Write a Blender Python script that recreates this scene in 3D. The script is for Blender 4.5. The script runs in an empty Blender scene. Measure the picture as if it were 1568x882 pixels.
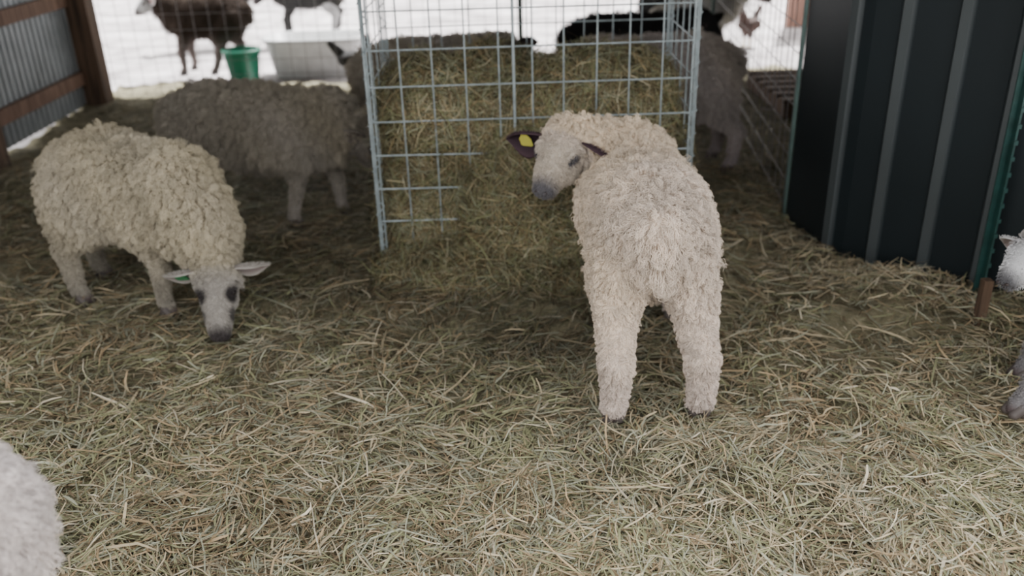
import bpy, bmesh, math, random
import numpy as np
from mathutils import Vector, Matrix, kdtree
rng = np.random.default_rng(7)
random.seed(7)
scene = bpy.context.scene
COL = scene.collection

# ------------------------------------------------------------------ utils
def nrm(a):
    a = np.asarray(a, float)
    return a / (np.linalg.norm(a, axis=-1, keepdims=True) + 1e-9)

def V(*a): return np.array(a, float)

def link(ob, parent=None):
    COL.objects.link(ob)
    if parent is not None:
        ob.parent = parent
        ob.matrix_parent_inverse = Matrix.Translation(-Vector(parent.location))
    return ob

def empty(name, loc):
    e = bpy.data.objects.new(name, None)
    e.empty_display_size = 0.1
    e.location = Vector([float(v) for v in loc])
    COL.objects.link(e)
    return e

def mesh_ob(name, verts, faces, mat=None, parent=None, smooth=True):
    me = bpy.data.meshes.new(name)
    me.from_pydata([tuple(map(float, v)) for v in verts], [], [tuple(int(i) for i in f) for f in faces])
    me.update()
    if smooth:
        me.polygons.foreach_set('use_smooth', [True]*len(me.polygons))
    if mat: me.materials.append(mat)
    ob = bpy.data.objects.new(name, me)
    return link(ob, parent)

def lattice(ix, iy, seed):
    ix = ix.astype(np.int64); iy = iy.astype(np.int64)
    h = (ix*374761393 + iy*668265263 + seed*982451653) & 0xffffffff
    h = ((h ^ (h >> 13))*1274126177) & 0xffffffff
    return ((h ^ (h >> 16)) & 0xffff)/65535.0

def vnoise(x, y, seed=0):
    x = np.asarray(x, float)+100; y = np.asarray(y, float)+100
    ix = np.floor(x); iy = np.floor(y)
    fx = x-ix; fy = y-iy
    fx = fx*fx*(3-2*fx); fy = fy*fy*(3-2*fy)
    a = lattice(ix, iy, seed); b = lattice(ix+1, iy, seed)
    c = lattice(ix, iy+1, seed); d = lattice(ix+1, iy+1, seed)
    return (a*(1-fx)+b*fx)*(1-fy)+(c*(1-fx)+d*fx)*fy

# ------------------------------------------------------------------ materials
def newmat(name):
    m = bpy.data.materials.new(name); m.use_nodes = True
    nt = m.node_tree; b = nt.nodes['Principled BSDF']
    return m, nt, b

def simple(name, col, rough=0.6, metal=0.0, var=0.15, scale=12.0, bump=0.0, spec=0.5):
    m, nt, b = newmat(name)
    tc = nt.nodes.new('ShaderNodeTexCoord')
    n = nt.nodes.new('ShaderNodeTexNoise'); n.inputs['Scale'].default_value = scale
    n.inputs['Detail'].default_value = 6
    nt.links.new(tc.outputs['Object'], n.inputs['Vector'])
    r = nt.nodes.new('ShaderNodeValToRGB')
    r.color_ramp.elements[0].position = 0.3; r.color_ramp.elements[1].position = 0.7
    r.color_ramp.elements[0].color = tuple(c*(1-var) for c in col)+(1,)
    r.color_ramp.elements[1].color = tuple(min(1, c*(1+var)) for c in col)+(1,)
    nt.links.new(n.outputs['Fac'], r.inputs['Fac'])
    nt.links.new(r.outputs['Color'], b.inputs['Base Color'])
    b.inputs['Roughness'].default_value = rough
    b.inputs['Metallic'].default_value = metal
    b.inputs['Specular IOR Level'].default_value = spec
    if bump:
        bp = nt.nodes.new('ShaderNodeBump'); bp.inputs['Strength'].default_value = bump
        bp.inputs['Distance'].default_value = 0.01
        nt.links.new(n.outputs['Fac'], bp.inputs['Height'])
        nt.links.new(bp.outputs['Normal'], b.inputs['Normal'])
    return m

def attrmat(name, rough=0.8, spec=0.1):
    m, nt, b = newmat(name)
    a = nt.nodes.new('ShaderNodeAttribute'); a.attribute_name = 'col'
    nt.links.new(a.outputs['Color'], b.inputs['Base Color'])
    b.inputs['Roughness'].default_value = rough
    b.inputs['Specular IOR Level'].default_value = spec
    return m

def woodmat(name, c1, c2):
    m, nt, b = newmat(name)
    tc = nt.nodes.new('ShaderNodeTexCoord')
    mp = nt.nodes.new('ShaderNodeMapping'); mp.inputs['Scale'].default_value = (30, 30, 2)
    n = nt.nodes.new('ShaderNodeTexNoise'); n.inputs['Scale'].default_value = 1.5; n.inputs['Detail'].default_value = 8
    nt.links.new(tc.outputs['Object'], mp.inputs['Vector']); nt.links.new(mp.outputs['Vector'], n.inputs['Vector'])
    r = nt.nodes.new('ShaderNodeValToRGB')
    r.color_ramp.elements[0].position = .35; r.color_ramp.elements[1].position = .65
    r.color_ramp.elements[0].color = c1+(1,); r.color_ramp.elements[1].color = c2+(1,)
    nt.links.new(n.outputs['Fac'], r.inputs['Fac']); nt.links.new(r.outputs['Color'], b.inputs['Base Color'])
    b.inputs['Roughness'].default_value = .85
    return m

M_wool = attrmat('wool_fibre', .95, .05)
M_skin = attrmat('sheep_skin', .9, .05)
M_hay = attrmat('hay_strand', .7, .15)
M_hoof = simple('hoof_horn', (.09, .075, .07), .6)
M_eye = simple('eye_dark', (.012, .009, .007), .2, var=.1)
M_dark = simple('nostril_dark', (.035, .025, .025), .6)
M_wire = simple('galvanised_wire', (.34, .40, .42), .5, .4, .2, 30)
M_wiref = simple('dull_fence_wire', (.24, .22, .22), .6, .2, .2, 30)
M_wood = woodmat('weathered_wood', (.045, .028, .018), (.13, .08, .05))
M_woodw = woodmat('warm_wood', (.10, .055, .035), (.22, .13, .09))
M_siding = simple('grey_siding', (.24, .26, .27), .5, .4, .2, 6)
M_green = simple('green_bucket_plastic', (.01, .15, .09), .4)
M_tub = simple('white_tub_plastic', (.62, .63, .63), .45, var=.12)
M_postg = simple('green_post_paint', (.012, .050, .045), .5, var=.3, scale=20)

# ------------------------------------------------------------------ blobs -> continuous mesh
_bm = bmesh.new(); bmesh.ops.create_icosphere(_bm, subdivisions=2, radius=1.0)
ICO_V = np.array([v.co[:] for v in _bm.verts]); ICO_F = np.array([[v.index for v in f.verts] for f in _bm.faces]); _bm.free()

class Blobs:
    def __init__(s): s.v = []; s.f = []; s.n = 0
    def ball(s, c, r, axes=None):
        r = np.array([r]*3, float) if np.isscalar(r) else np.array(r, float)
        p = ICO_V*r
        if axes is not None: p = p @ np.array(axes)
        s.v.append(p+np.array(c)); s.f.append(ICO_F+s.n); s.n += len(ICO_V)
    def chain(s, pts, rads, sc=None, axes=None):
        for (a, b, ra, rb) in zip(pts[:-1], pts[1:], rads[:-1], rads[1:]):
            a = np.array(a, float); b = np.array(b, float)
            L = np.linalg.norm(b-a); n = max(2, int(L/(min(ra, rb)*.3))+1)
            for t in np.linspace(0, 1, n):
                r = ra+(rb-ra)*t
                s.ball(a+(b-a)*t, r if sc is None else np.array(sc)*r, axes)
    def mesh(s, name, voxel=.011, smooth=5, factor=.5):
        me = bpy.data.meshes.new(name)
        me.from_pydata(np.vstack(s.v).tolist(), [], np.vstack(s.f).tolist())
        ob = bpy.data.objects.new(name, me); COL.objects.link(ob)
        m = ob.modifiers.new('r', 'REMESH'); m.mode = 'VOXEL'; m.voxel_size = voxel; m.use_smooth_shade = True
        if smooth:
            m = ob.modifiers.new('s', 'SMOOTH'); m.factor = factor; m.iterations = smooth
        dg = bpy.context.evaluated_depsgraph_get()
        out = bpy.data.meshes.new_from_object(ob.evaluated_get(dg))
        out.name = name
        bpy.data.objects.remove(ob); bpy.data.meshes.remove(me)
        out.polygons.foreach_set('use_smooth', [True]*len(out.polygons))
        return out

def mesh_points(me):
    a = np.zeros(len(me.vertices)*3); me.vertices.foreach_get('co', a); return a.reshape(-1, 3)

def sample(me, n, rng=rng):
    me.calc_loop_triangles()
    k = len(me.loop_triangles)
    t = np.zeros(k*3, int); me.loop_triangles.foreach_get('vertices', t); t = t.reshape(-1, 3)
    P = mesh_points(me)
    nv = np.zeros(len(me.vertices)*3); me.vertices.foreach_get('normal', nv); nv = nv.reshape(-1, 3)
    A, B, C = P[t[:, 0]], P[t[:, 1]], P[t[:, 2]]
    ar = np.linalg.norm(np.cross(B-A, C-A), axis=1)
    idx = rng.choice(k, n, p=ar/ar.sum())
    u = rng.random(n); v = rng.random(n); f = u+v > 1; u[f] = 1-u[f]; v[f] = 1-v[f]; w = 1-u-v
    p = A[idx]*w[:, None]+B[idx]*u[:, None]+C[idx]*v[:, None]
    nn = nrm(nv[t[idx, 0]]*w[:, None]+nv[t[idx, 1]]*u[:, None]+nv[t[idx, 2]]*v[:, None])
    return p, nn

def set_col(me, cols, domain='POINT'):
    a = me.attributes.new('col', 'FLOAT_COLOR', domain)
    c = np.ones((len(cols), 4)); c[:, :3] = np.clip(cols, 0, 1)
    a.data.foreach_set('color', c.ravel())

def hair(name, pts, r0, r1, cols, mat, parent):
    N, K, _ = pts.shape
    c = bpy.data.hair_curves.new(name)
    c.add_curves([K]*N)
    c.attributes['position'].data.foreach_set('vector', pts.astype(np.float32).ravel())
    if 'radius' not in c.attributes: c.attributes.new('radius', 'FLOAT', 'POINT')
    t = np.linspace(0, 1, K)[None, :]
    r = (r0[:, None]*(1-t)+r1[:, None]*t)
    c.attributes['radius'].data.foreach_set('value', r.astype(np.float32).ravel())
    set_col(c, cols, 'CURVE')
    c.materials.append(mat)
    return link(bpy.data.objects.new(name, c), parent)

def ribbons(name, p, d, up, L, w, bend, cols, mat, parent=None, K=3):
    n = len(p); side = nrm(np.cross(d, up))
    V_ = np.zeros((n, K, 2, 3))
    for i, t in enumerate(np.linspace(-.5, .5, K)):
        c = p + d*(L*t)[:, None] + bend*((t*t*4-0.5)*L)[:, None]
        hw = (w*.5*(1.0 if abs(t) < .4 else .55))[:, None]
        V_[:, i, 0] = c-side*hw; V_[:, i, 1] = c+side*hw
    verts = V_.reshape(-1, 3)
    base = (np.arange(n)*K*2)[:, None, None]
    q = np.array([[2*i, 2*i+1, 2*i+3, 2*i+2] for i in range(K-1)])[None]
    faces = (base+q).reshape(-1)
    me = bpy.data.meshes.new(name)
    me.vertices.add(len(verts)); me.vertices.foreach_set('co', verts.ravel())
    nf = n*(K-1)
    me.loops.add(nf*4); me.loops.foreach_set('vertex_index', faces.astype(np.int32))
    me.polygons.add(nf)
    me.polygons.foreach_set('loop_start', (np.arange(nf)*4).astype(np.int32))
    me.update(calc_edges=True)
    set_col(me, np.repeat(cols, K*2, axis=0))
    me.materials.append(mat)
    return link(bpy.data.objects.new(name, me), parent)

# ------------------------------------------------------------------ prisms (wires, beams)
class Tubes:
    def __init__(s): s.v = []; s.f = []; s.n = 0
    def tube(s, a, b, r, k=6):
        a = np.array(a, float); b = np.array(b, float); d = nrm(b-a)
        h = V(0, 0, 1) if abs(d[2]) < .9 else V(1, 0, 0)
        x = nrm(np.cross(d, h)); y = np.cross(d, x)
        for c in (a, b):
            for i in range(k):
                t = 2*math.pi*i/k
                s.v.append(c+r*(math.cos(t)*x+math.sin(t)*y))
        for i in range(k):
            j = (i+1) % k
            s.f.append([s.n+i, s.n+j, s.n+k+j, s.n+k+i])
        s.f.append([s.n+i for i in range(k)][::-1]); s.f.append([s.n+k+i for i in range(k)])
        s.n += 2*k
    def box(s, a, b):
        a = np.array(a, float); b = np.array(b, float)
        for z in (a[2], b[2]):
            for x, y in ((a[0], a[1]), (b[0], a[1]), (b[0], b[1]), (a[0], b[1])):
                s.v.append(V(x, y, z))
        n = s.n
        s.f += [[n+3, n+2, n+1, n], [n+4, n+5, n+6, n+7], [n, n+1, n+5, n+4], [n+1, n+2, n+6, n+5], [n+2, n+3, n+7, n+6], [n+3, n, n+4, n+7]]
        s.n += 8
    def ob(s, name, mat, parent=None, smooth=False):
        return mesh_ob(name, s.v, s.f, mat, parent, smooth)

def wire_panel(T, a, b, z0, zs, nx, r=.003, wob=.004):
    a = np.array(a, float); b = np.array(b, float)
    z1 = zs[-1]
    for i in range(nx+1):
        t = i/nx; p = a+(b-a)*t
        j = [random.uniform(-wob, wob) for _ in range(4)]
        T.tube((p[0]+j[0], p[1]+j[1], z0), (p[0]+j[2], p[1]+j[3], z1+.02), r)
    for z in zs:
        T.tube((a[0], a[1], z+random.uniform(-wob, wob)), (b[0], b[1], z+random.uniform(-wob, wob)), r)

# ------------------------------------------------------------------ SHEEP
def seg_dist(p, a, b):
    ab = b-a; t = np.clip(((p-a) @ ab)/(ab @ ab), 0, 1)
    return np.linalg.norm(p-(a+t[:, None]*ab), axis=1), t

def sheep(rump, chest, feet, poll, nose, up, wool=(.6, .56, .48), face=None, n_wool=30000, wl=.042, fat=1.0, legw=1.0,
          leg_wool=.012, eye_patch=None, patch_r=.036, muzzle=(.12, .10, .10), ear_in=(.3, .2, .19), ear_out=None, ear_droop=(.15, .15),
          patches=None, leg_col=None, tag=None, udder=False, seed=1, K=6, wr=.0010, ear_len=.125, tagside=1, neck_r=.10, earback=.25,
          hs=1.0, tall=1.0, wide=.98, clump=.55, per=14, face_wool=.008, top_wool=.02, hip=1.0, eye_ring=True, low_z=.34, ear_w=.24, cvar=.14):
    r = np.random.default_rng(seed)
    rump, chest, poll, nose = [np.array(q, float) for q in (rump, chest, poll, nose)]
    wool = np.array(wool); face = wool if face is None else np.array(face)
    ear_out = face if ear_out is None else np.array(ear_out)
    fw = nrm(chest-rump); fh = nrm(V(fw[0], fw[1], 0)); side = V(-fh[1], fh[0], 0)   # side = animal's left
    mid = (rump+chest)/2
    root = empty('sheep', (mid[0], mid[1], 0))
    B = Blobs(); Z = V(0, 0, 1)
    ax = np.array([fh, side, Z])
    tr = [rump-fh*.03, rump+fh*.07+Z*.01, mid-Z*.015, chest-fh*.05-Z*.01, chest+fh*.04-Z*.01]
    B.chain(tr, [.14*fat, .165*fat, .185*fat, .175*fat, .145*fat], (1, wide, tall), ax)
    B.ball(rump-fh*.10+Z*.02, .09*fat)
    B.ball(rump-fh*.155-Z*.03, (.03, .035, .07), ax)
    B.ball(chest+Z*.07*tall-fh*.02, .10*fat)
    nb = chest+fh*.08+Z*.05
    nm = (nb+poll)/2
    F = nrm(nose-poll); L = np.linalg.norm(nose-poll)
    U = np.array(up, float); U = nrm(U-F*(U@F)); S = np.cross(U, F)
    hx = np.array([F, S, U])
    B.chain([chest+fh*.02, nb, nm, poll-U*.01-F*.01], [.135*fat, .125*fat, neck_r, .066*hs])
    B.chain([poll, poll+F*L*.3], [.064*hs, .062*hs], (1, .98, 1), hx)
    B.chain([poll+F*L*.3, poll+F*L*.62+U*.002, nose-F*.03*hs-U*.002], [.060*hs, .046*hs, .034*hs], (1, .95, .95), hx)
    B.chain([poll+F*L*.28-U*.03*hs, nose-F*.05*hs-U*.024*hs], [.047*hs, .024*hs], (1, .85, .8), hx)
    B.ball(nose-F*.028*hs, (.030*hs, .033*hs, .028*hs), hx)
    for s_ in (-1, 1):
        B.ball(poll+F*L*.34+(S*s_*.045+U*.030)*hs, (.026*hs, .015*hs, .016*hs), hx)
        B.ball(poll+F*L*.42+(S*s_*.032-U*.02)*hs, (.045*hs, .024*hs, .032*hs), hx)
    hoofs = []
    feet = [np.array([f[0], f[1], f[2] if len(f) > 2 else 0.]) for f in feet]
    for i, ft in enumerate(feet):
        s_ = 1 if i % 2 == 0 else -1
        fz = ft
        if i < 2:
            T0 = chest+side*s_*.085*fat-Z*.05
            el = V(T0[0], T0[1], .33)*.75+V(fz[0], fz[1], .33)*.25-fh*.02
            kn = V(*(el[:2]*.35+fz[:2]*.65), .19)+fh*.012
            fe = V(fz[0], fz[1], .06)-fh*.012
            B.chain([T0, el, kn, fe, fz+Z*.025+fh*.01], [.085, .056*legw, .034*legw, .024*legw, .027*legw])
            B.ball(kn, .038*legw)
        else:
            H0 = rump+side*s_*.078*fat*wide-Z*.03
            sz = rump[2]-.14
            st = V(H0[0], H0[1], sz)*.7+V(fz[0], fz[1], sz)*.3+fh*.06+side*s_*.012
            hk = V(*(H0[:2]*.12+fz[:2]*.88), .215)-fh*.045
            fe = V(fz[0], fz[1], .065)-fh*.02
            B.chain([H0, st, hk, fe, fz+Z*.025+fh*.01], [.12*fat*hip, .08*legw*hip, .039*legw, .027*legw, .029*legw])
            B.chain([H0-fh*.03, (hk+st)/2-fh*.02], [.10*fat*hip, .052*legw])
            B.ball(hk-fh*.010, .042*legw)
        hoofs.append(fz)
    if udder:
        uc = rump+fh*.02; B.chain([V(uc[0], uc[1], .42), V(uc[0], uc[1], .335)], [.05, .034])
    me = B.mesh('body', .0105, 5)
    def colour(P):
        c = np.tile(wool, (len(P), 1))
        nz = vnoise(P[:, 0]*14+P[:, 2]*9, P[:, 1]*14-P[:, 2]*7, seed)
        nz2 = vnoise(P[:, 0]*5+P[:, 2]*4, P[:, 1]*5, seed+5)
        c = c*(.84+.30*nz)[:, None]*(np.stack([np.ones(len(P)), .97+.03*nz2, .86+.14*nz2], 1))
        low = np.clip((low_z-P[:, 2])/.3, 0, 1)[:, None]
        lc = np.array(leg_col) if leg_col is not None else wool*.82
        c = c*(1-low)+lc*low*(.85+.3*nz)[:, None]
        if patches is not None:
            pc, sc, thr = patches
            k = vnoise(P[:, 0]*sc, P[:, 1]*sc+P[:, 2]*sc, seed+9) > thr
            c[k] = np.array(pc)
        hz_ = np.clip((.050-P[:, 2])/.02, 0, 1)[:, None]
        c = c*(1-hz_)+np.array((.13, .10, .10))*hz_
        d, t = seg_dist(P, poll, nose)
        hd = (((P-poll) @ F) > .02*hs) & (d < .085*hs)
        bl = np.clip(((P-poll) @ F-.02*hs)/(.05*hs), 0, 1)[:, None]
        c = np.where(hd[:, None], wool*.92*(1-bl)+face*bl*(.9+.2*nz)[:, None], c)
        if eye_patch is not None:
            for s_ in (-1, 1):
                e = poll+F*L*.44+(S*s_*.048+U*.025)*hs
                dd = np.linalg.norm(P-e, axis=1)+(nz2-.5)*.012
                w_ = np.clip((patch_r*1.35-dd)/(patch_r*.6), 0, 1)[:, None]*hd[:, None]
                c = c*(1-w_)+np.array(eye_patch)*w_
                e = poll+F*L*.68+(S*s_*.040+U*.004)*hs
                dd = np.linalg.norm(P-e, axis=1)+(nz-.5)*.012
                w_ = np.clip((patch_r*1.15-dd)/(patch_r*.5), 0, 1)[:, None]*hd[:, None]*.8
                c = c*(1-w_)+np.array(eye_patch)*w_
        if eye_ring:
            for s_ in (-1, 1):
                e = poll+F*L*.42+(S*s_*.054+U*.024)*hs
                q = hd & (np.linalg.norm((P-e) @ hx.T*np.array([1, 1, 1.9]), axis=1) < .020*hs); c[q] = np.array(muzzle)*.8
        pr = (P-nose) @ F
        w_ = np.clip((pr+.048*hs)/(.035*hs), 0, 1)[:, None]*hd[:, None]
        c = c*(1-w_)+np.array(muzzle)*w_
        return c, d, t, hd
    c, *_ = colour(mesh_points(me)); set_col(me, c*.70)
    me.materials.append(M_skin)
    link(bpy.data.objects.new('body', me), root)
    # wool
    p, nn = sample(me, n_wool, r)
    c, d, t, hd = colour(p)
    s_h = ((p-poll) @ F)/L
    Ln = np.full(len(p), wl)
    Ln = Ln*(1+.5*np.clip(-nn[:, 2], 0, 1))
    low = np.clip((low_z-p[:, 2])/.12, 0, 1); Ln = Ln*(1-low)+leg_wool*low
    ns_ = vnoise(p[:, 0]*9+p[:, 2]*5, p[:, 1]*9-p[:, 2]*6, seed+2)
    Ln = Ln*(.75+.5*ns_)
    Ln = np.where(p[:, 2] < .045, .004, Ln)
    nearhead = d < .105*hs
    Ln = np.where(nearhead & (s_h < .18), np.minimum(Ln, top_wool), Ln)
    Ln = np.where(hd, np.where(s_h < .28, top_wool*.8, face_wool), Ln)
    Ln = Ln*r.uniform(.6, 1.2, len(p))
    nc = max(50, n_wool//per)
    ci = r.choice(len(p), nc, replace=False)
    kd = kdtree.KDTree(nc)
    for i, q in enumerate(ci): kd.insert(Vector(p[q]), i)
    kd.balance()
    own = np.array([kd.find(Vector(q))[1] for q in p])
    down = V(0, 0, -1)
    cd = nrm(nn[ci]*.75+down*.65+r.normal(0, .28, (nc, 3))-fh*.1)
    tip = p[ci]+cd*(Ln[ci]*r.uniform(.7, 1.4, nc))[:, None]
    dr = nrm(nn*.8+down*.5+r.normal(0, .35, (len(p), 3)))
    ts = np.linspace(0, 1, K)
    pts = np.zeros((len(p), K, 3))
    cl = (clump*(Ln > .012)+.1)[:, None]*r.uniform(.6, 1.2, (len(p), 1)).clip(0, 1)
    own_tip = tip[own]
    free_tip = p+dr*Ln[:, None]+down*(Ln*.3)[:, None]
    tt = own_tip*cl+free_tip*(1-cl)
    dv = tt-p; dl = np.linalg.norm(dv, axis=1); mx = Ln*1.35
    tt = p+dv*np.minimum(1, mx/(dl+1e-6))[:, None]
    ph = r.uniform(0, 6.28, nc)[own]+r.normal(0, .6, len(p))
    w1 = nrm(np.cross(dr, r.normal(0, 1, (len(p), 3))))
    for k, tk in enumerate(ts):
        q = p+(tt-p)*tk+nn*(Ln*.30*math.sin(tk*math.pi))[:, None]
        q += w1*(np.minimum(Ln, .04)*.16*np.sin(ph+tk*10)*min(1, tk*2))[:, None]
        pts[:, k] = q
    pts[:, :, 2] = np.maximum(pts[:, :, 2], .005)
    cc = c*r.uniform(.80, 1.12, (len(p), 1))*r.uniform(1-cvar, 1.08, nc)[own][:, None]
    r0 = np.where(hd, wr*.8, wr)*np.ones(len(p))
    hair('fleece', pts, r0, r0*.35, cc, M_wool, root)
    # ears
    for s_, dp in ((1, ear_droop[0]), (-1, ear_droop[1])):
        base = poll+F*L*.08+(S*s_*.055+U*.018)*hs
        ed = nrm(S*s_-Z*dp-F*earback)
        opn = nrm(F-ed*(F@ed)); wd = nrm(np.cross(ed, opn))
        vs = []; nu, nv_ = 9, 7
        for i in range(nu):
            t_ = i/(nu-1); hw = ear_len*(.10+ear_w*math.sin(math.pi*min(1, t_*.9+.08)))*(1-t_**4*.9)
            for j in range(nv_):
                q = (j/(nv_-1)-.5)*2
                vs.append(base+ed*ear_len*t_+wd*q*hw+opn*(q*q*hw*.75)-Z*(t_*t_*.02))
        fs = [[i*nv_+j, i*nv_+j+1, (i+1)*nv_+j+1, (i+1)*nv_+j] for i in range(nu-1) for j in range(nv_-1)]
        ob = mesh_ob('ear', vs, fs, None, root)
        sol = ob.modifiers.new('t', 'SOLIDIFY'); sol.thickness = .006; sol.offset = 0
        ss = ob.modifiers.new('s', 'SUBSURF'); ss.levels = 1; ss.render_levels = 1
        cu = np.tile(np.array(ear_in), (len(vs), 1)).astype(float)
        for i in range(nu):
            for j in range(nv_):
                if j in (0, nv_-1) or i > nu-2: cu[i*nv_+j] = ear_out
        set_col(ob.data, cu); ob.data.materials.append(M_skin)
        ep, en2 = sample(ob.data, 600, r)
        dirv = nrm(-opn+ed*1.2+r.normal(0, .4, (600, 3)))
        pp = np.stack([ep, ep+dirv*.006, ep+dirv*.012], 1)
        hair('ear_fuzz', pp, np.full(600, .0009), np.full(600, .0003), np.tile(ear_out*.95, (600, 1)), M_wool, root)
        if tag is not None and s_ == tagside:
            tc_ = base+ed*ear_len*.45+opn*.022
            w_, h_ = .021, .026
            X = nrm(ed); Y = nrm(np.cross(opn, X))
            q = []
            for o in (0, .003):
                for (a_, b_) in ((-.5, -1), (.5, -1), (1, -.3), (1, .8), (.7, 1), (-.7, 1), (-1, .8), (-1, -.3)):
                    q.append(tc_+X*a_*w_+Y*b_*h_+opn*o)
            fs = [list(range(8))[::-1], list(range(8, 16))]+[[i, (i+1) % 8, 8+(i+1) % 8, 8+i] for i in range(8)]
            mesh_ob('ear_tag', q, fs, simple('ear_tag_plastic', tag, .4, var=.08), root, False)
    E = Blobs()
    for s_ in (-1, 1):
        E.ball(poll+F*L*.42+(S*s_*.0515+U*.022)*hs, (.012, .008, .007), hx)
    mesh_ob('eyes', np.vstack(E.v), np.vstack(E.f), M_eye, root)
    E = Blobs()
    for s_ in (-1, 1):
        E.ball(nose+(-F*.001+S*s_*.014+U*.006)*hs, (.005, .007, .004), hx)
        E.chain([nose-F*.004-U*.014*hs, nose+(-F*.022+S*s_*.022-U*.02)*hs], [.0035, .003])
    E.chain([nose-F*.001+U*.002, nose-F*.003-U*.012*hs], [.003, .003])
    mesh_ob('nostrils_and_mouth', np.vstack(E.v), np.vstack(E.f), M_dark, root)
    E = Blobs()
    for fz in hoofs:
        for s_ in (-1, 1):
            E.chain([fz+side*s_*.014+Z*.032, fz+side*s_*.016+Z*.014+fh*.022], [.020*max(1, legw*.95), .015*max(1, legw*.95)])
            E.ball(fz+side*s_*.015+Z*.018-fh*.008, .018*max(1, legw*.95))
    mesh_ob('hooves', np.vstack(E.v), np.vstack(E.f), M_hoof, root)
    return root

cream = (.82, .715, .62)
# main lamb seen from behind, head turned back to the left
sheep(rump=(.40, 2.33, .54), chest=(.415, 2.74, .53),
      feet=[(.32, 2.80), (.57, 2.82), (.282, 2.17), (.535, 2.19)],
      poll=(.195, 2.79, .668), nose=(.10, 2.63, .545), up=(-.1, -.35, 1), wool=cream, face=(.60, .535, .455),
      n_wool=110000, wl=.034, fat=.96, legw=1.12, leg_wool=.017, muzzle=(.17, .165, .18), ear_in=(.045, .03, .038), ear_out=(.07, .045, .055),
      ear_droop=(.25, .05), tag=(.65, .62, .12), tagside=-1, udder=True, seed=3, leg_col=(.79, .685, .61), earback=-.05, ear_len=.145, ear_w=.34,
      hs=1.18, tall=.86, wide=1.05, clump=.68, per=22, wr=.0008, face_wool=.012, top_wool=.028, hip=.80, low_z=.42, neck_r=.10, cvar=.2)
# grazing sheep on the left
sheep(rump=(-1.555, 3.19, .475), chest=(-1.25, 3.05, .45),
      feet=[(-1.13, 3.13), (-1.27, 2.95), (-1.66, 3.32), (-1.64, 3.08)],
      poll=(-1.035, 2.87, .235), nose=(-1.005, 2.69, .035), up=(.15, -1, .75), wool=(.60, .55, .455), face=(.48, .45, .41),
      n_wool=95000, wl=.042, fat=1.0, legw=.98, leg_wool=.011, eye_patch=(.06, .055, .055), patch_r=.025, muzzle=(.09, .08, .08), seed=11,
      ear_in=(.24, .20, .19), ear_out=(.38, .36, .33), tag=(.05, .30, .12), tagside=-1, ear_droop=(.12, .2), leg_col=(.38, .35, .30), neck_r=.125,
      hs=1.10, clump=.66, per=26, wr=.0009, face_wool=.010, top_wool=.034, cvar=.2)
# sheep eating at the feeder's left side
sheep(rump=(-1.42, 4.08, .45), chest=(-.90, 3.97, .43),
      feet=[(-.78, 3.97), (-.98, 3.83), (-1.52, 4.17), (-1.5, 3.98)],
      poll=(-.66, 3.93, .40), nose=(-.56, 3.86, .22), up=(.6, 0, .6), wool=(.35, .32, .28), n_wool=52000, wl=.044, fat=1.05, legw=.9,
      seed=21, ear_in=(.13, .11, .10), leg_col=(.34, .31, .28), face=(.20, .18, .155), wr=.0011, clump=.62, per=22, neck_r=.12, earback=.7)
# sheep behind the feeder
sheep(rump=(1.04, 4.62, .52), chest=(.62, 4.56, .52),
      feet=[(.64, 4.46), (.62, 4.66), (1.15, 4.47), (1.12, 4.70)],
      poll=(.42, 4.42, .66), nose=(.36, 4.24, .60), up=(0, -.4, 1), wool=(.44, .40, .385), n_wool=24000, wl=.038, seed=31,
      face=(.05, .05, .05), ear_in=(.03, .03, .03), leg_col=(.36, .31, .31), tag=(.6, .6, .6), ear_out=(.05, .05, .05), wr=.0012)
sheep(rump=(-.62, 4.66, .53), chest=(-.18, 4.62, .55),
      feet=[(-.16, 4.70), (-.16, 4.52), (-.66, 4.74), (-.66, 4.56)],
      poll=(.0, 4.52, .68), nose=(.05, 4.34, .60), up=(0, -.4, 1), wool=(.40, .365, .33), n_wool=24000, wl=.038, seed=41,
      face=(.06, .055, .05), ear_in=(.04, .03, .03), ear_out=(.05, .05, .05), wr=.0012)
sheep(rump=(.50, 5.45, .52), chest=(.92, 5.40, .53),
      feet=[(.93, 5.5), (.93, 5.3), (.47, 5.52), (.47, 5.35)],
      poll=(1.15, 5.35, .66), nose=(1.24, 5.2, .55), up=(.2, -.4, 1), wool=(.03, .028, .03), n_wool=12000, wl=.03, seed=51,
      face=(.04, .04, .04), ear_in=(.03, .03, .03), leg_col=(.05, .05, .05))
# right-hand sheep entering the frame
sheep(rump=(2.04, 2.27, .44), chest=(1.66, 2.22, .42),
      feet=[(1.44, 2.14), (1.56, 2.34), (2.06, 2.16), (2.06, 2.40)],
      poll=(1.50, 2.29, .455), nose=(1.37, 2.23, .375), up=(-.5, -.1, .9), wool=(.44, .43, .44), n_wool=26000, wl=.03, fat=.84, seed=61,
      face=(.72, .73, .75), muzzle=(.13, .13, .14), ear_in=(.35, .30, .30), ear_out=(.60, .60, .60), leg_col=(.28, .27, .28), legw=1.0,
      eye_ring=False, ear_droop=(.5, .5), earback=.6, ear_len=.10, clump=.65, per=24)
# near sheep, lower left corner
sheep(rump=(-.93, 1.07, .57), chest=(-1.34, 1.03, .56),
      feet=[(-1.34, .92), (-1.34, 1.14), (-.97, .95), (-.97, 1.16)],
      poll=(-1.59, 1.0, .70), nose=(-1.76, 1.0, .60), up=(-.4, 0, 1), wool=(.80, .75, .77), n_wool=80000, wl=.028, wr=.0007, seed=71,
      leg_col=(.66, .61, .61), clump=.5, per=20, fat=1.03)
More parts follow.
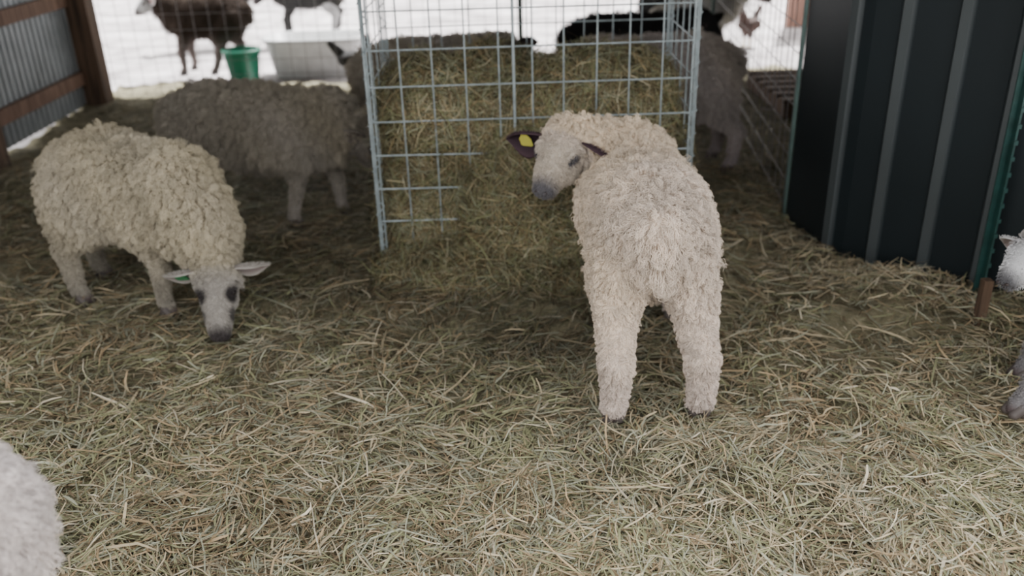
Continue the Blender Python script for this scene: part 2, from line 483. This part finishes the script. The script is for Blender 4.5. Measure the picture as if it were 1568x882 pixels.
# animals out in the yard
sheep(rump=(-2.27, 7.66, .46), chest=(-2.66, 7.62, .46), feet=[(-2.68, 7.5), (-2.66, 7.72), (-2.42, 7.5), (-2.3, 7.74)],
      poll=(-2.88, 7.6, .60), nose=(-3.0, 7.52, .50), up=(-.3, 0, 1), wool=(.05, .038, .032), n_wool=7000, wl=.02, seed=81,
      face=(.6, .6, .6), leg_col=(.38, .32, .30), K=4)
sheep(rump=(-2.70, 9.3, .46), chest=(-3.1, 9.2, .46), feet=[(-3.15, 9.1), (-3.15, 9.3), (-2.70, 9.2), (-2.70, 9.4)],
      poll=(-3.3, 9.1, .5), nose=(-3.4, 9.0, .36), up=(-.3, 0, 1), wool=(.5, .5, .5), patches=((.04, .04, .04), 4, .5), n_wool=5000, wl=.02, seed=82, K=4,
      leg_col=(.2, .2, .2))
sheep(rump=(-1.75, 9.5, .46), chest=(-2.15, 9.3, .46), feet=[(-2.2, 9.2), (-2.2, 9.4), (-1.75, 9.3), (-1.75, 9.6)],
      poll=(-2.35, 9.2, .5), nose=(-2.45, 9.1, .36), up=(-.3, 0, 1), wool=(.06, .06, .06), patches=((.6, .6, .6), 4, .6), n_wool=5000, wl=.02, seed=83, K=4,
      leg_col=(.1, .1, .1))
sheep(rump=(1.25, 7.3, .48), chest=(1.68, 7.2, .48), feet=[(1.7, 7.3), (1.7, 7.1), (1.25, 7.4), (1.25, 7.2)],
      poll=(1.90, 7.15, .62), nose=(2.05, 7.05, .52), up=(.3, 0, 1), wool=(.75, .75, .77), patches=((.03, .03, .03), 4, .5), n_wool=6000, wl=.02, seed=84, K=4,
      face=(.04, .04, .04), leg_col=(.3, .3, .3))

# ------------------------------------------------------------------ ground
def hz(x, y):
    h = .055*(vnoise(x*1.9, y*1.9, 1)-.5)+.055*(vnoise(x*5, y*5, 2)-.5)+.038*(vnoise(x*13, y*13, 3)-.5)
    m = .07*np.exp(-((x-.1)**2/.7+(y-3.25)**2/.10))
    w = .06*np.exp(-((x-1.5)**2/.15+(y-2.95)**2/.12))
    f = np.exp(-((x-.41)**2/.05+(y-2.17)**2/.02))          # trodden flat under the lamb's hind feet
    return (h-.005)*(1-f)-.008*f+m+w

def ground_mat(name, stops, sc, rough=.95, bump=.6):
    m, nt, b = newmat(name)
    tc = nt.nodes.new('ShaderNodeTexCoord')
    n = nt.nodes.new('ShaderNodeTexNoise'); n.inputs['Scale'].default_value = sc; n.inputs['Detail'].default_value = 10
    n.inputs['Roughness'].default_value = .7
    nt.links.new(tc.outputs['Object'], n.inputs['Vector'])
    r = nt.nodes.new('ShaderNodeValToRGB'); e = r.color_ramp.elements
    e[0].position = stops[0][0]; e[0].color = stops[0][1]+(1,)
    e[1].position = stops[-1][0]; e[1].color = stops[-1][1]+(1,)
    for ps, c in stops[1:-1]:
        q = e.new(ps); q.color = c+(1,)
    nt.links.new(n.outputs['Fac'], r.inputs['Fac']); nt.links.new(r.outputs['Color'], b.inputs['Base Color'])
    bp = nt.nodes.new('ShaderNodeBump'); bp.inputs['Strength'].default_value = bump; bp.inputs['Distance'].default_value = .02
    nt.links.new(n.outputs['Fac'], bp.inputs['Height']); nt.links.new(bp.outputs['Normal'], b.inputs['Normal'])
    b.inputs['Roughness'].default_value = rough
    return m
M_floor = ground_mat('trampled_hay_floor', [(.3, (.10, .09, .055)), (.5, (.20, .18, .11)), (.7, (.33, .30, .20))], 22)
M_yard = ground_mat('dusty_yard', [(.35, (.24, .22, .22)), (.5, (.46, .43, .43)), (.65, (.70, .67, .67))], 2.2, bump=.3)

gx = np.arange(-3.1, 3.31, .04); gy = np.arange(-1., 7.21, .04)
GX, GY = np.meshgrid(gx, gy, indexing='ij')
vv = np.stack([GX, GY, hz(GX, GY)-.012], -1).reshape(-1, 3)
ny = len(gy)
I, J = np.meshgrid(np.arange(len(gx)-1), np.arange(ny-1), indexing='ij')
ff = np.stack([I*ny+J, (I+1)*ny+J, (I+1)*ny+J+1, I*ny+J+1], -1).reshape(-1, 4)
mesh_ob('floor', vv, ff, M_floor)
mesh_ob('ground', [(-30, -12, -.06), (30, -12, -.06), (30, 40, -.06), (-30, 40, -.06)], [(0, 1, 2, 3)], M_yard)

PAL = np.array([(.64, .54, .36), (.38, .385, .22), (.46, .47, .35), (.25, .19, .12), (.78, .70, .53), (.56, .42, .25)])
def hay_cols(x, y, r, dark=0.0):
    n = len(x)
    g = vnoise(x*1.6, y*1.6, 11); b = vnoise(x*2.3, y*2.3, 12); g2 = vnoise(x*5, y*5, 13)
    w = np.stack([np.full(n, 1.2), .2+1.8*g*g2*2, .2+1.5*g, .3+.8*b+dark, np.full(n, .5)*(1-.5*b), .25+1.2*b*b], 1)
    w /= w.sum(1, keepdims=True); cw = w.cumsum(1)
    k = (r.random(n)[:, None] > cw).sum(1).clip(0, 5)
    c = PAL[k]*r.uniform(.72, 1.15, (n, 1))*(.86+.24*g2)[:, None]
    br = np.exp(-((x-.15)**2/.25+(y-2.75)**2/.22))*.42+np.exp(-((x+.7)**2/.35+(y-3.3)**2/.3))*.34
    far = np.clip((y-1.6)/2.4, 0, 1)*.36+np.clip((y-5.3), 0, 1)*.3  # barn's dimming with depth painted into the hay, plus browner floor near the fence
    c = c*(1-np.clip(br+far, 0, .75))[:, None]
    return c

N = 235000
r = np.random.default_rng(5)
Y = .75*np.exp(r.random(N)*math.log(6.7/.75)); X = r.uniform(-1, 1, N)*(.64*Y+.45)
clx = vnoise(X*6, Y*6, 20)
ok = (X > -2.9) & (X < 3.1) & (r.random(N) < .35+.9*clx)
X, Y = X[ok], Y[ok]; n = len(X)
lay = r.random(n)
P = np.stack([X, Y, hz(X, Y)+.001+lay*.028], 1)
gang = vnoise(X*3.4, Y*3.4, 21)*6.28*1.6
an = gang+r.normal(0, .75, n)
tilt = r.normal(0, .14, n)+(lay > .92)*r.normal(0, .35, n)
D = np.stack([np.cos(an)*np.cos(tilt), np.sin(an)*np.cos(tilt), np.sin(tilt)], 1)
UP = nrm(np.stack([r.normal(0, .5, n), r.normal(0, .5, n), np.ones(n)], 1))
Ls = np.clip(r.lognormal(math.log(.080), .5, n), .02, .22)
Ws = np.where(r.random(n) < .10, r.uniform(.0045, .0075, n), r.uniform(.0015, .0042, n))
bend = r.normal(0, .13, (n, 3)); bend[:, 2] = -np.abs(bend[:, 2])*.4
C = hay_cols(X, Y, r)*(.50+.57*lay)[:, None]  # lower strands coloured darker, painting shade into the gaps
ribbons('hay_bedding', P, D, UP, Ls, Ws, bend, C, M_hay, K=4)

# ------------------------------------------------------------------ hay feeder
FX0, FX1, FY0, FY1 = -.516, .71, 3.35, 3.90
feeder = empty('hay_feeder', ((FX0+FX1)/2, (FY0+FY1)/2, 0))
zs = [.07, .20, .334, .468, .604, .739, .875, 1.01, 1.15, 1.28, 1.41]
T = Tubes(); wire_panel(T, (FX0, FY0), (FX1, FY0), .02, zs, 10, .0032); T.ob('front_panel', M_wire, feeder)
T = Tubes(); wire_panel(T, (FX0, FY1), (FX1, FY1), .02, zs, 10, .0028); T.ob('back_panel', M_wire, feeder)
T = Tubes(); wire_panel(T, (FX0, FY0), (FX0, FY1), .02, zs, 4, .0026); T.ob('side_panel_1', M_wire, feeder)
T = Tubes(); wire_panel(T, (FX1, FY0), (FX1, FY1), .02, zs, 4, .0026); T.ob('side_panel_2', M_wire, feeder)
T = Tubes()
for x, y in ((FX0, FY0), (FX1, FY0), (FX0, FY1), (FX1, FY1)):
    T.tube((x-.010, y, .0), (x-.010, y, 1.43), .0045, 8); T.tube((x+.010, y+.01, .0), (x+.010, y+.01, 1.43), .004, 8)
    for z in np.arange(.05, 1.38, .09):
        T.tube((x-.016, y-.008, z), (x+.016, y-.008, z+.03), .0025); T.tube((x+.016, y+.014, z+.03), (x-.016, y+.014, z+.06), .0025)
T.tube((.03, FY0-.006, .5), (.03, FY0-.006, 1.43), .0055, 8)
T.ob('corner_hinges', M_wire, feeder)
B = Blobs()
for x in np.linspace(-.32, .50, 7):
    for y in np.linspace(3.58, 3.70, 2):
        for z in np.linspace(.12, .56, 4):
            B.ball((x+random.uniform(-.03, .03), y+random.uniform(-.02, .02), z+random.uniform(-.04, .05)), .20+random.uniform(-.02, .02))
B.ball((.16, 3.37, .24), (.36, .22, .33)); B.ball((.30, 3.42, .10), (.42, .28, .28)); B.ball((.05, 3.3, .0), (.65, .34, .12))
me = B.mesh('hay_core', .03, 3)
me.materials.append(ground_mat('packed_hay', [(.3, (.05, .047, .025)), (.5, (.13, .12, .07)), (.7, (.22, .21, .13))], 25))
link(bpy.data.objects.new('hay_core', me), feeder)
r = np.random.default_rng(9)
n = 38000
p, nn = sample(me, n, r)
k = p[:, 2] > .01; p, nn = p[k], nn[k]; n = len(p)
d = r.normal(0, 1, (n, 3)); d = nrm(d-nn*(d*nn).sum(1, keepdims=True)*.88); d = nrm(d+nn*np.abs(r.normal(0, .12, n))[:, None]+V(0, 0, -.25))
up = nrm(nn+r.normal(0, .4, (n, 3)))
lay = r.random(n)
cn = vnoise(p[:, 0]*5, p[:, 2]*5, 33)
C = PAL[r.choice(6, n, p=[.18, .24, .18, .20, .06, .14])]*r.uniform(.4, .9, (n, 1))*np.array([.84, .86, .78])*(.56+.6*cn)[:, None]
ribbons('loose_hay', p+nn*(.004+.026*lay)[:, None], d, up, np.clip(r.lognormal(math.log(.11), .4, n), .04, .28), r.uniform(.0015, .0042, n),
        r.normal(0, .13, (n, 3)), C, M_hay, feeder, K=4)

# ------------------------------------------------------------------ ribbed metal walls
def ribbed(name, path, z0, z1, pitch, rib_w, rib_h, mat, s0=0.0):
    path = [np.array(q, float) for q in path]
    seg = [np.linalg.norm(b-a) for a, b in zip(path[:-1], path[1:])]; tot = sum(seg)
    def at(s):
        for a, b, l in zip(path[:-1], path[1:], seg):
            if s <= l+1e-9: return a+(b-a)*(s/l), nrm(b-a)
            s -= l
        return path[-1], nrm(path[-1]-path[-2])
    s = s0; prof = [(0, 0)] if s0 > 0 else []
    while s < tot:
        for ds, h in ((0, 0), (.2*rib_w, rib_h), (.8*rib_w, rib_h), (rib_w, 0), (rib_w+(pitch-rib_w)*.33, 0.0), (rib_w+(pitch-rib_w)*.66, 0.0)):
            if s+ds < tot: prof.append((s+ds, h))
        s += pitch
    prof.append((tot, 0))
    vs = []; cols = []
    for s, h in prof:
        p, t = at(s)
        nn = V(-t[1], t[0])*-1
        if nn @ (-p) < 0: nn = -nn
        q = p+nn*h
        for z in (z0, z1):
            vs.append((q[0], q[1], z)); cols.append(h)
    fs = [[2*i, 2*i+2, 2*i+3, 2*i+1] for i in range(len(prof)-1)]
    ob = mesh_ob(name, vs, fs, mat, None, False)
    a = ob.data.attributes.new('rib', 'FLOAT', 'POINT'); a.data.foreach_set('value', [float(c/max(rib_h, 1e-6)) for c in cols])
    so = ob.modifiers.new('t', 'SOLIDIFY'); so.thickness = .002
    return ob
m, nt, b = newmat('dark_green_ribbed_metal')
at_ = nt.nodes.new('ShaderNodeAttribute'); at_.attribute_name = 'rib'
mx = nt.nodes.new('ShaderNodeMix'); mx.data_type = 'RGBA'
mx.inputs[6].default_value = (.013, .021, .025, 1); mx.inputs[7].default_value = (.085, .10, .105, 1)  # lighter rib colour paints in the highlight along the ribs
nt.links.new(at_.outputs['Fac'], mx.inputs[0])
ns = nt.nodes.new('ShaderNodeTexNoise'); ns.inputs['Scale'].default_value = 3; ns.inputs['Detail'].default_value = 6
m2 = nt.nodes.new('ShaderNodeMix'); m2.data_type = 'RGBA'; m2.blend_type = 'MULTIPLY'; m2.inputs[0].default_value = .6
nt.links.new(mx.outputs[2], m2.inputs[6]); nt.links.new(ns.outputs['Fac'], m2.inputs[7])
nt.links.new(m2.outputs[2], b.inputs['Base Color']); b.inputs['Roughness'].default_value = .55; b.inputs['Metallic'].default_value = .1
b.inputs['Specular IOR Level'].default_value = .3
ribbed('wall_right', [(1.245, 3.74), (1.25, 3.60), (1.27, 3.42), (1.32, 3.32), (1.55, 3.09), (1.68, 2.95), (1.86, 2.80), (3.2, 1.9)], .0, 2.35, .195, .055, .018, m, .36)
T = Tubes(); T.tube((1.24, 3.76, -.02), (1.24, 3.76, 2.35), .010, 10); T.ob('trim_1', simple('pale_green_trim', (.14, .21, .20), .5), None, True)
T = Tubes()
T.box((1.655, 2.862, -.05), (1.695, 2.868, 2.0)); T.box((1.672, 2.835, -.05), (1.678, 2.865, 2.0))
for z in np.arange(.1, 2.0, .055): T.box((1.668, 2.828, z), (1.682, 2.836, z+.015))
T.ob('fence_post', M_postg)
T = Tubes(); T.box((1.55, 2.62, -.05), (1.58, 2.65, .20)); T.ob('wooden_stake', M_wood)

ribbed('wall_left', [(-3.09, 6.66), (-3.09, .2)], .0, 2.45, .07, .035, .012, M_siding)
ribbed('wall_right', [(3.25, 1.9), (3.25, 7.2)], .0, 2.45, .195, .055, .018, m)  # unseen outer wall, added to cut side light and dim the interior
T = Tubes()
for z in (.16, .70, 1.3, 2.0): T.box((-3.07, .2, z), (-3.03, 6.6, z+.09))
T.ob('trim_2', M_woodw)
for y in (6.55, 5.0, 3.2, 1.4):
    T = Tubes(); T.box((-3.07, y-.07, -.05), (-2.92, y+.07, 2.45)); T.ob('barn_post', M_wood)
T = Tubes()
for (x0, y0) in ((3.05, 6.9), (3.05, 1.95)): T.box((x0, y0, -.05), (x0+.14, y0+.14, 2.45))
T.ob('barn_post', M_wood)
m_roof = simple('roof_sheet', (.08, .075, .07), .7, 0, .2, 3)
T = Tubes(); T.box((-3.4, 1.55, 2.45), (3.5, 8.4, 2.5))  # unseen barn roof, rear edge extended to keep sun off the floor
for y in np.arange(1.6, 8.4, .6): T.box((-3.3, y, 2.2), (3.4, y+.05, 2.45))
T.ob('ceiling', m_roof)

# ------------------------------------------------------------------ fences
T = Tubes(); zf = [.02+.115*i for i in range(13)]
wire_panel(T, (-2.95, 6.75), (1.55, 6.75), .0, zf, 40, .0022, .006); T.ob('wire_fence', M_wiref)
T = Tubes(); wire_panel(T, (1.27, 3.80), (1.55, 6.70), .0, zf, 24, .0024, .006); T.ob('wire_fence', M_wiref)
for x in (.12, 1.55):
    T = Tubes(); T.tube((x, 6.78, -.05), (x, 6.78, 1.6), .02, 8); T.ob('fence_post', M_postg, None, True)

# ------------------------------------------------------------------ yard items
def lathe(name, prof, c, mat, parent=None, k=32):
    vs = []; fs = []
    for (rr, z) in prof:
        for i in range(k):
            t = 2*math.pi*i/k; vs.append((c[0]+rr*math.cos(t), c[1]+rr*math.sin(t), c[2]+z))
    for a in range(len(prof)-1):
        for i in range(k):
            j = (i+1) % k; fs.append((a*k+i, a*k+j, (a+1)*k+j, (a+1)*k+i))
    return mesh_ob(name, vs, fs, mat, parent)
bk = empty('feed_bucket', (-2.14, 7.36, -.06))
lathe('pail', [(.001, 0), (.105, 0), (.11, .01), (.145, .26), (.155, .262), (.158, .285), (.146, .29), (.138, .27), (.104, .02), (.001, .018)], (-2.14, 7.36, -.06), M_green, bk)
T = Tubes(); pr = None
for a in np.linspace(0, math.pi, 13):
    q = (-2.14+.155*math.cos(a), 7.36-.10*math.sin(a), .20-.08*math.sin(a))
    if pr is not None: T.tube(pr, q, .004)
    pr = q
T.ob('handle', M_wire, bk, True)
def tub(name, c, lx, ly, h, mat):
    prof = [(.82, 0), (.86, .01), (1.0, h-.02), (1.06, h-.015), (1.06, h), (.95, h), (.80, .04)]
    k = 40; vs = []; fs = []
    for s_, z in prof:
        for i in range(k):
            t = 2*math.pi*i/k; ct, st = math.cos(t), math.sin(t)
            e = .5
            vs.append((c[0]+lx*s_*math.copysign(abs(ct)**e, ct), c[1]+ly*s_*math.copysign(abs(st)**e, st), c[2]+z))
    for a in range(len(prof)-1):
        for i in range(k):
            j = (i+1) % k; fs.append((a*k+i, a*k+j, (a+1)*k+j, (a+1)*k+i))
    fs.append(list(range(k))[::-1]); fs.append([(len(prof)-1)*k+i for i in range(k)])
    return mesh_ob(name, vs, fs, mat)
tub('water_trough', (-1.60, 7.75, -.06), .42, .25, .32, M_tub)

def hen(c, f, col):
    c = np.array(c, float); f = nrm(V(f[0], f[1], 0)); s = V(-f[1], f[0], 0); Z = V(0, 0, 1)
    root = empty('hen', c)
    B = Blobs(); ax = np.array([f, s, Z])
    B.chain([c-f*.07+Z*.20, c+Z*.19, c+f*.07+Z*.21], [.06, .085, .06]); B.chain([c+f*.08+Z*.24, c+f*.11+Z*.33], [.045, .028])
    B.ball(c+f*.12+Z*.345, .030); B.chain([c-f*.09+Z*.24, c-f*.17+Z*.33], [.05, .03], (1, .5, 1), ax)
    for q in (-1, 1): B.ball(c+s*q*.07-f*.01+Z*.2, (.09, .025, .055), ax); B.chain([c+s*q*.03+Z*.14, c+s*q*.03+Z*.09], [.035, .018])
    me = B.mesh('body', .008, 3); me.materials.append(simple('hen_feathers', col, .8, var=.4, scale=30)); link(bpy.data.objects.new('body', me), root)
    T = Tubes()
    for q in (-1, 1):
        T.tube(c+s*q*.03+Z*.10, c+s*q*.03, .006)
        for a in (-.5, 0, .5): T.tube(c+s*q*.03+Z*.004, c+s*q*.03+f*.04+s*a*.04+Z*.004, .004)
    T.tube(c+f*.145+Z*.345, c+f*.175+Z*.337, .007); T.ob('legs_and_beak', simple('hen_legs', (.5, .35, .1), .6), root)
    E = Blobs()
    for q in range(4): E.ball(c+f*(.10+.015*q)+Z*.378, (.01, .004, .013), ax)
    E.ball(c+f*.14+Z*.32, (.008, .005, .014), ax)
    mesh_ob('comb', np.vstack(E.v), np.vstack(E.f), simple('comb_red', (.3, .03, .02), .5), root)
hen((2.25, 8.4, -.06), (-1, -.9), (.05, .025, .018))
hen((-1.22, 7.25, -.06), (1, .1), (.02, .02, .02))
T = Tubes()
for i in range(6): T.box((1.75, 5.55+i*.17, .09), (2.75, 5.65+i*.17, .112))
for x in (1.76, 2.2, 2.66): T.box((x, 5.55, .0), (x+.08, 6.5, .09))
T.ob('wooden_pallet', M_wood)
T = Tubes()
for i in range(9): T.box((2.9+i*.21, 9.4, -.06), (3.09+i*.21, 9.43, 1.7))
T.box((2.9, 9.43, .3), (4.8, 9.5, .4)); T.box((2.9, 9.43, 1.2), (4.8, 9.5, 1.3))
T.ob('board_fence', simple('pinkish_boards', (.30, .17, .13), .85, var=.25, scale=5))

# ------------------------------------------------------------------ lights / world
w = bpy.data.worlds.new('World'); scene.world = w; w.use_nodes = True
nt = w.node_tree; bg = nt.nodes['Background']
bg.inputs['Color'].default_value = (1.0, .985, .975, 1); bg.inputs['Strength'].default_value = 1.55
s = bpy.data.lights.new('sun', 'SUN'); s.energy = 11; s.angle = .05; s.color = (1, .98, .97)
so = bpy.data.objects.new('sun', s); COL.objects.link(so)
so.rotation_euler = Vector((.25, .62, 1)).to_track_quat('Z', 'Y').to_euler()

# ------------------------------------------------------------------ camera
cd = bpy.data.cameras.new('camera'); cam = bpy.data.objects.new('camera', cd); COL.objects.link(cam)
th = math.radians(25); rl = math.radians(1.7)
Fv = Vector((0, math.cos(th), -math.sin(th))); R0 = Vector((1, 0, 0)); U0 = Vector((0, math.sin(th), math.cos(th)))
R = R0*math.cos(rl)-U0*math.sin(rl); U = R0*math.sin(rl)+U0*math.cos(rl)
M = Matrix((R, U, -Fv)).transposed().to_4x4(); M.translation = Vector((0, 0, 1.45))
cam.matrix_world = M
cd.sensor_width = 36; cd.lens = 31.16; cd.clip_start = .05
cd.dof.use_dof = True; cd.dof.focus_distance = 2.15; cd.dof.aperture_fstop = 1.9
scene.camera = cam
scene.view_settings.exposure = 0.82
print('done')
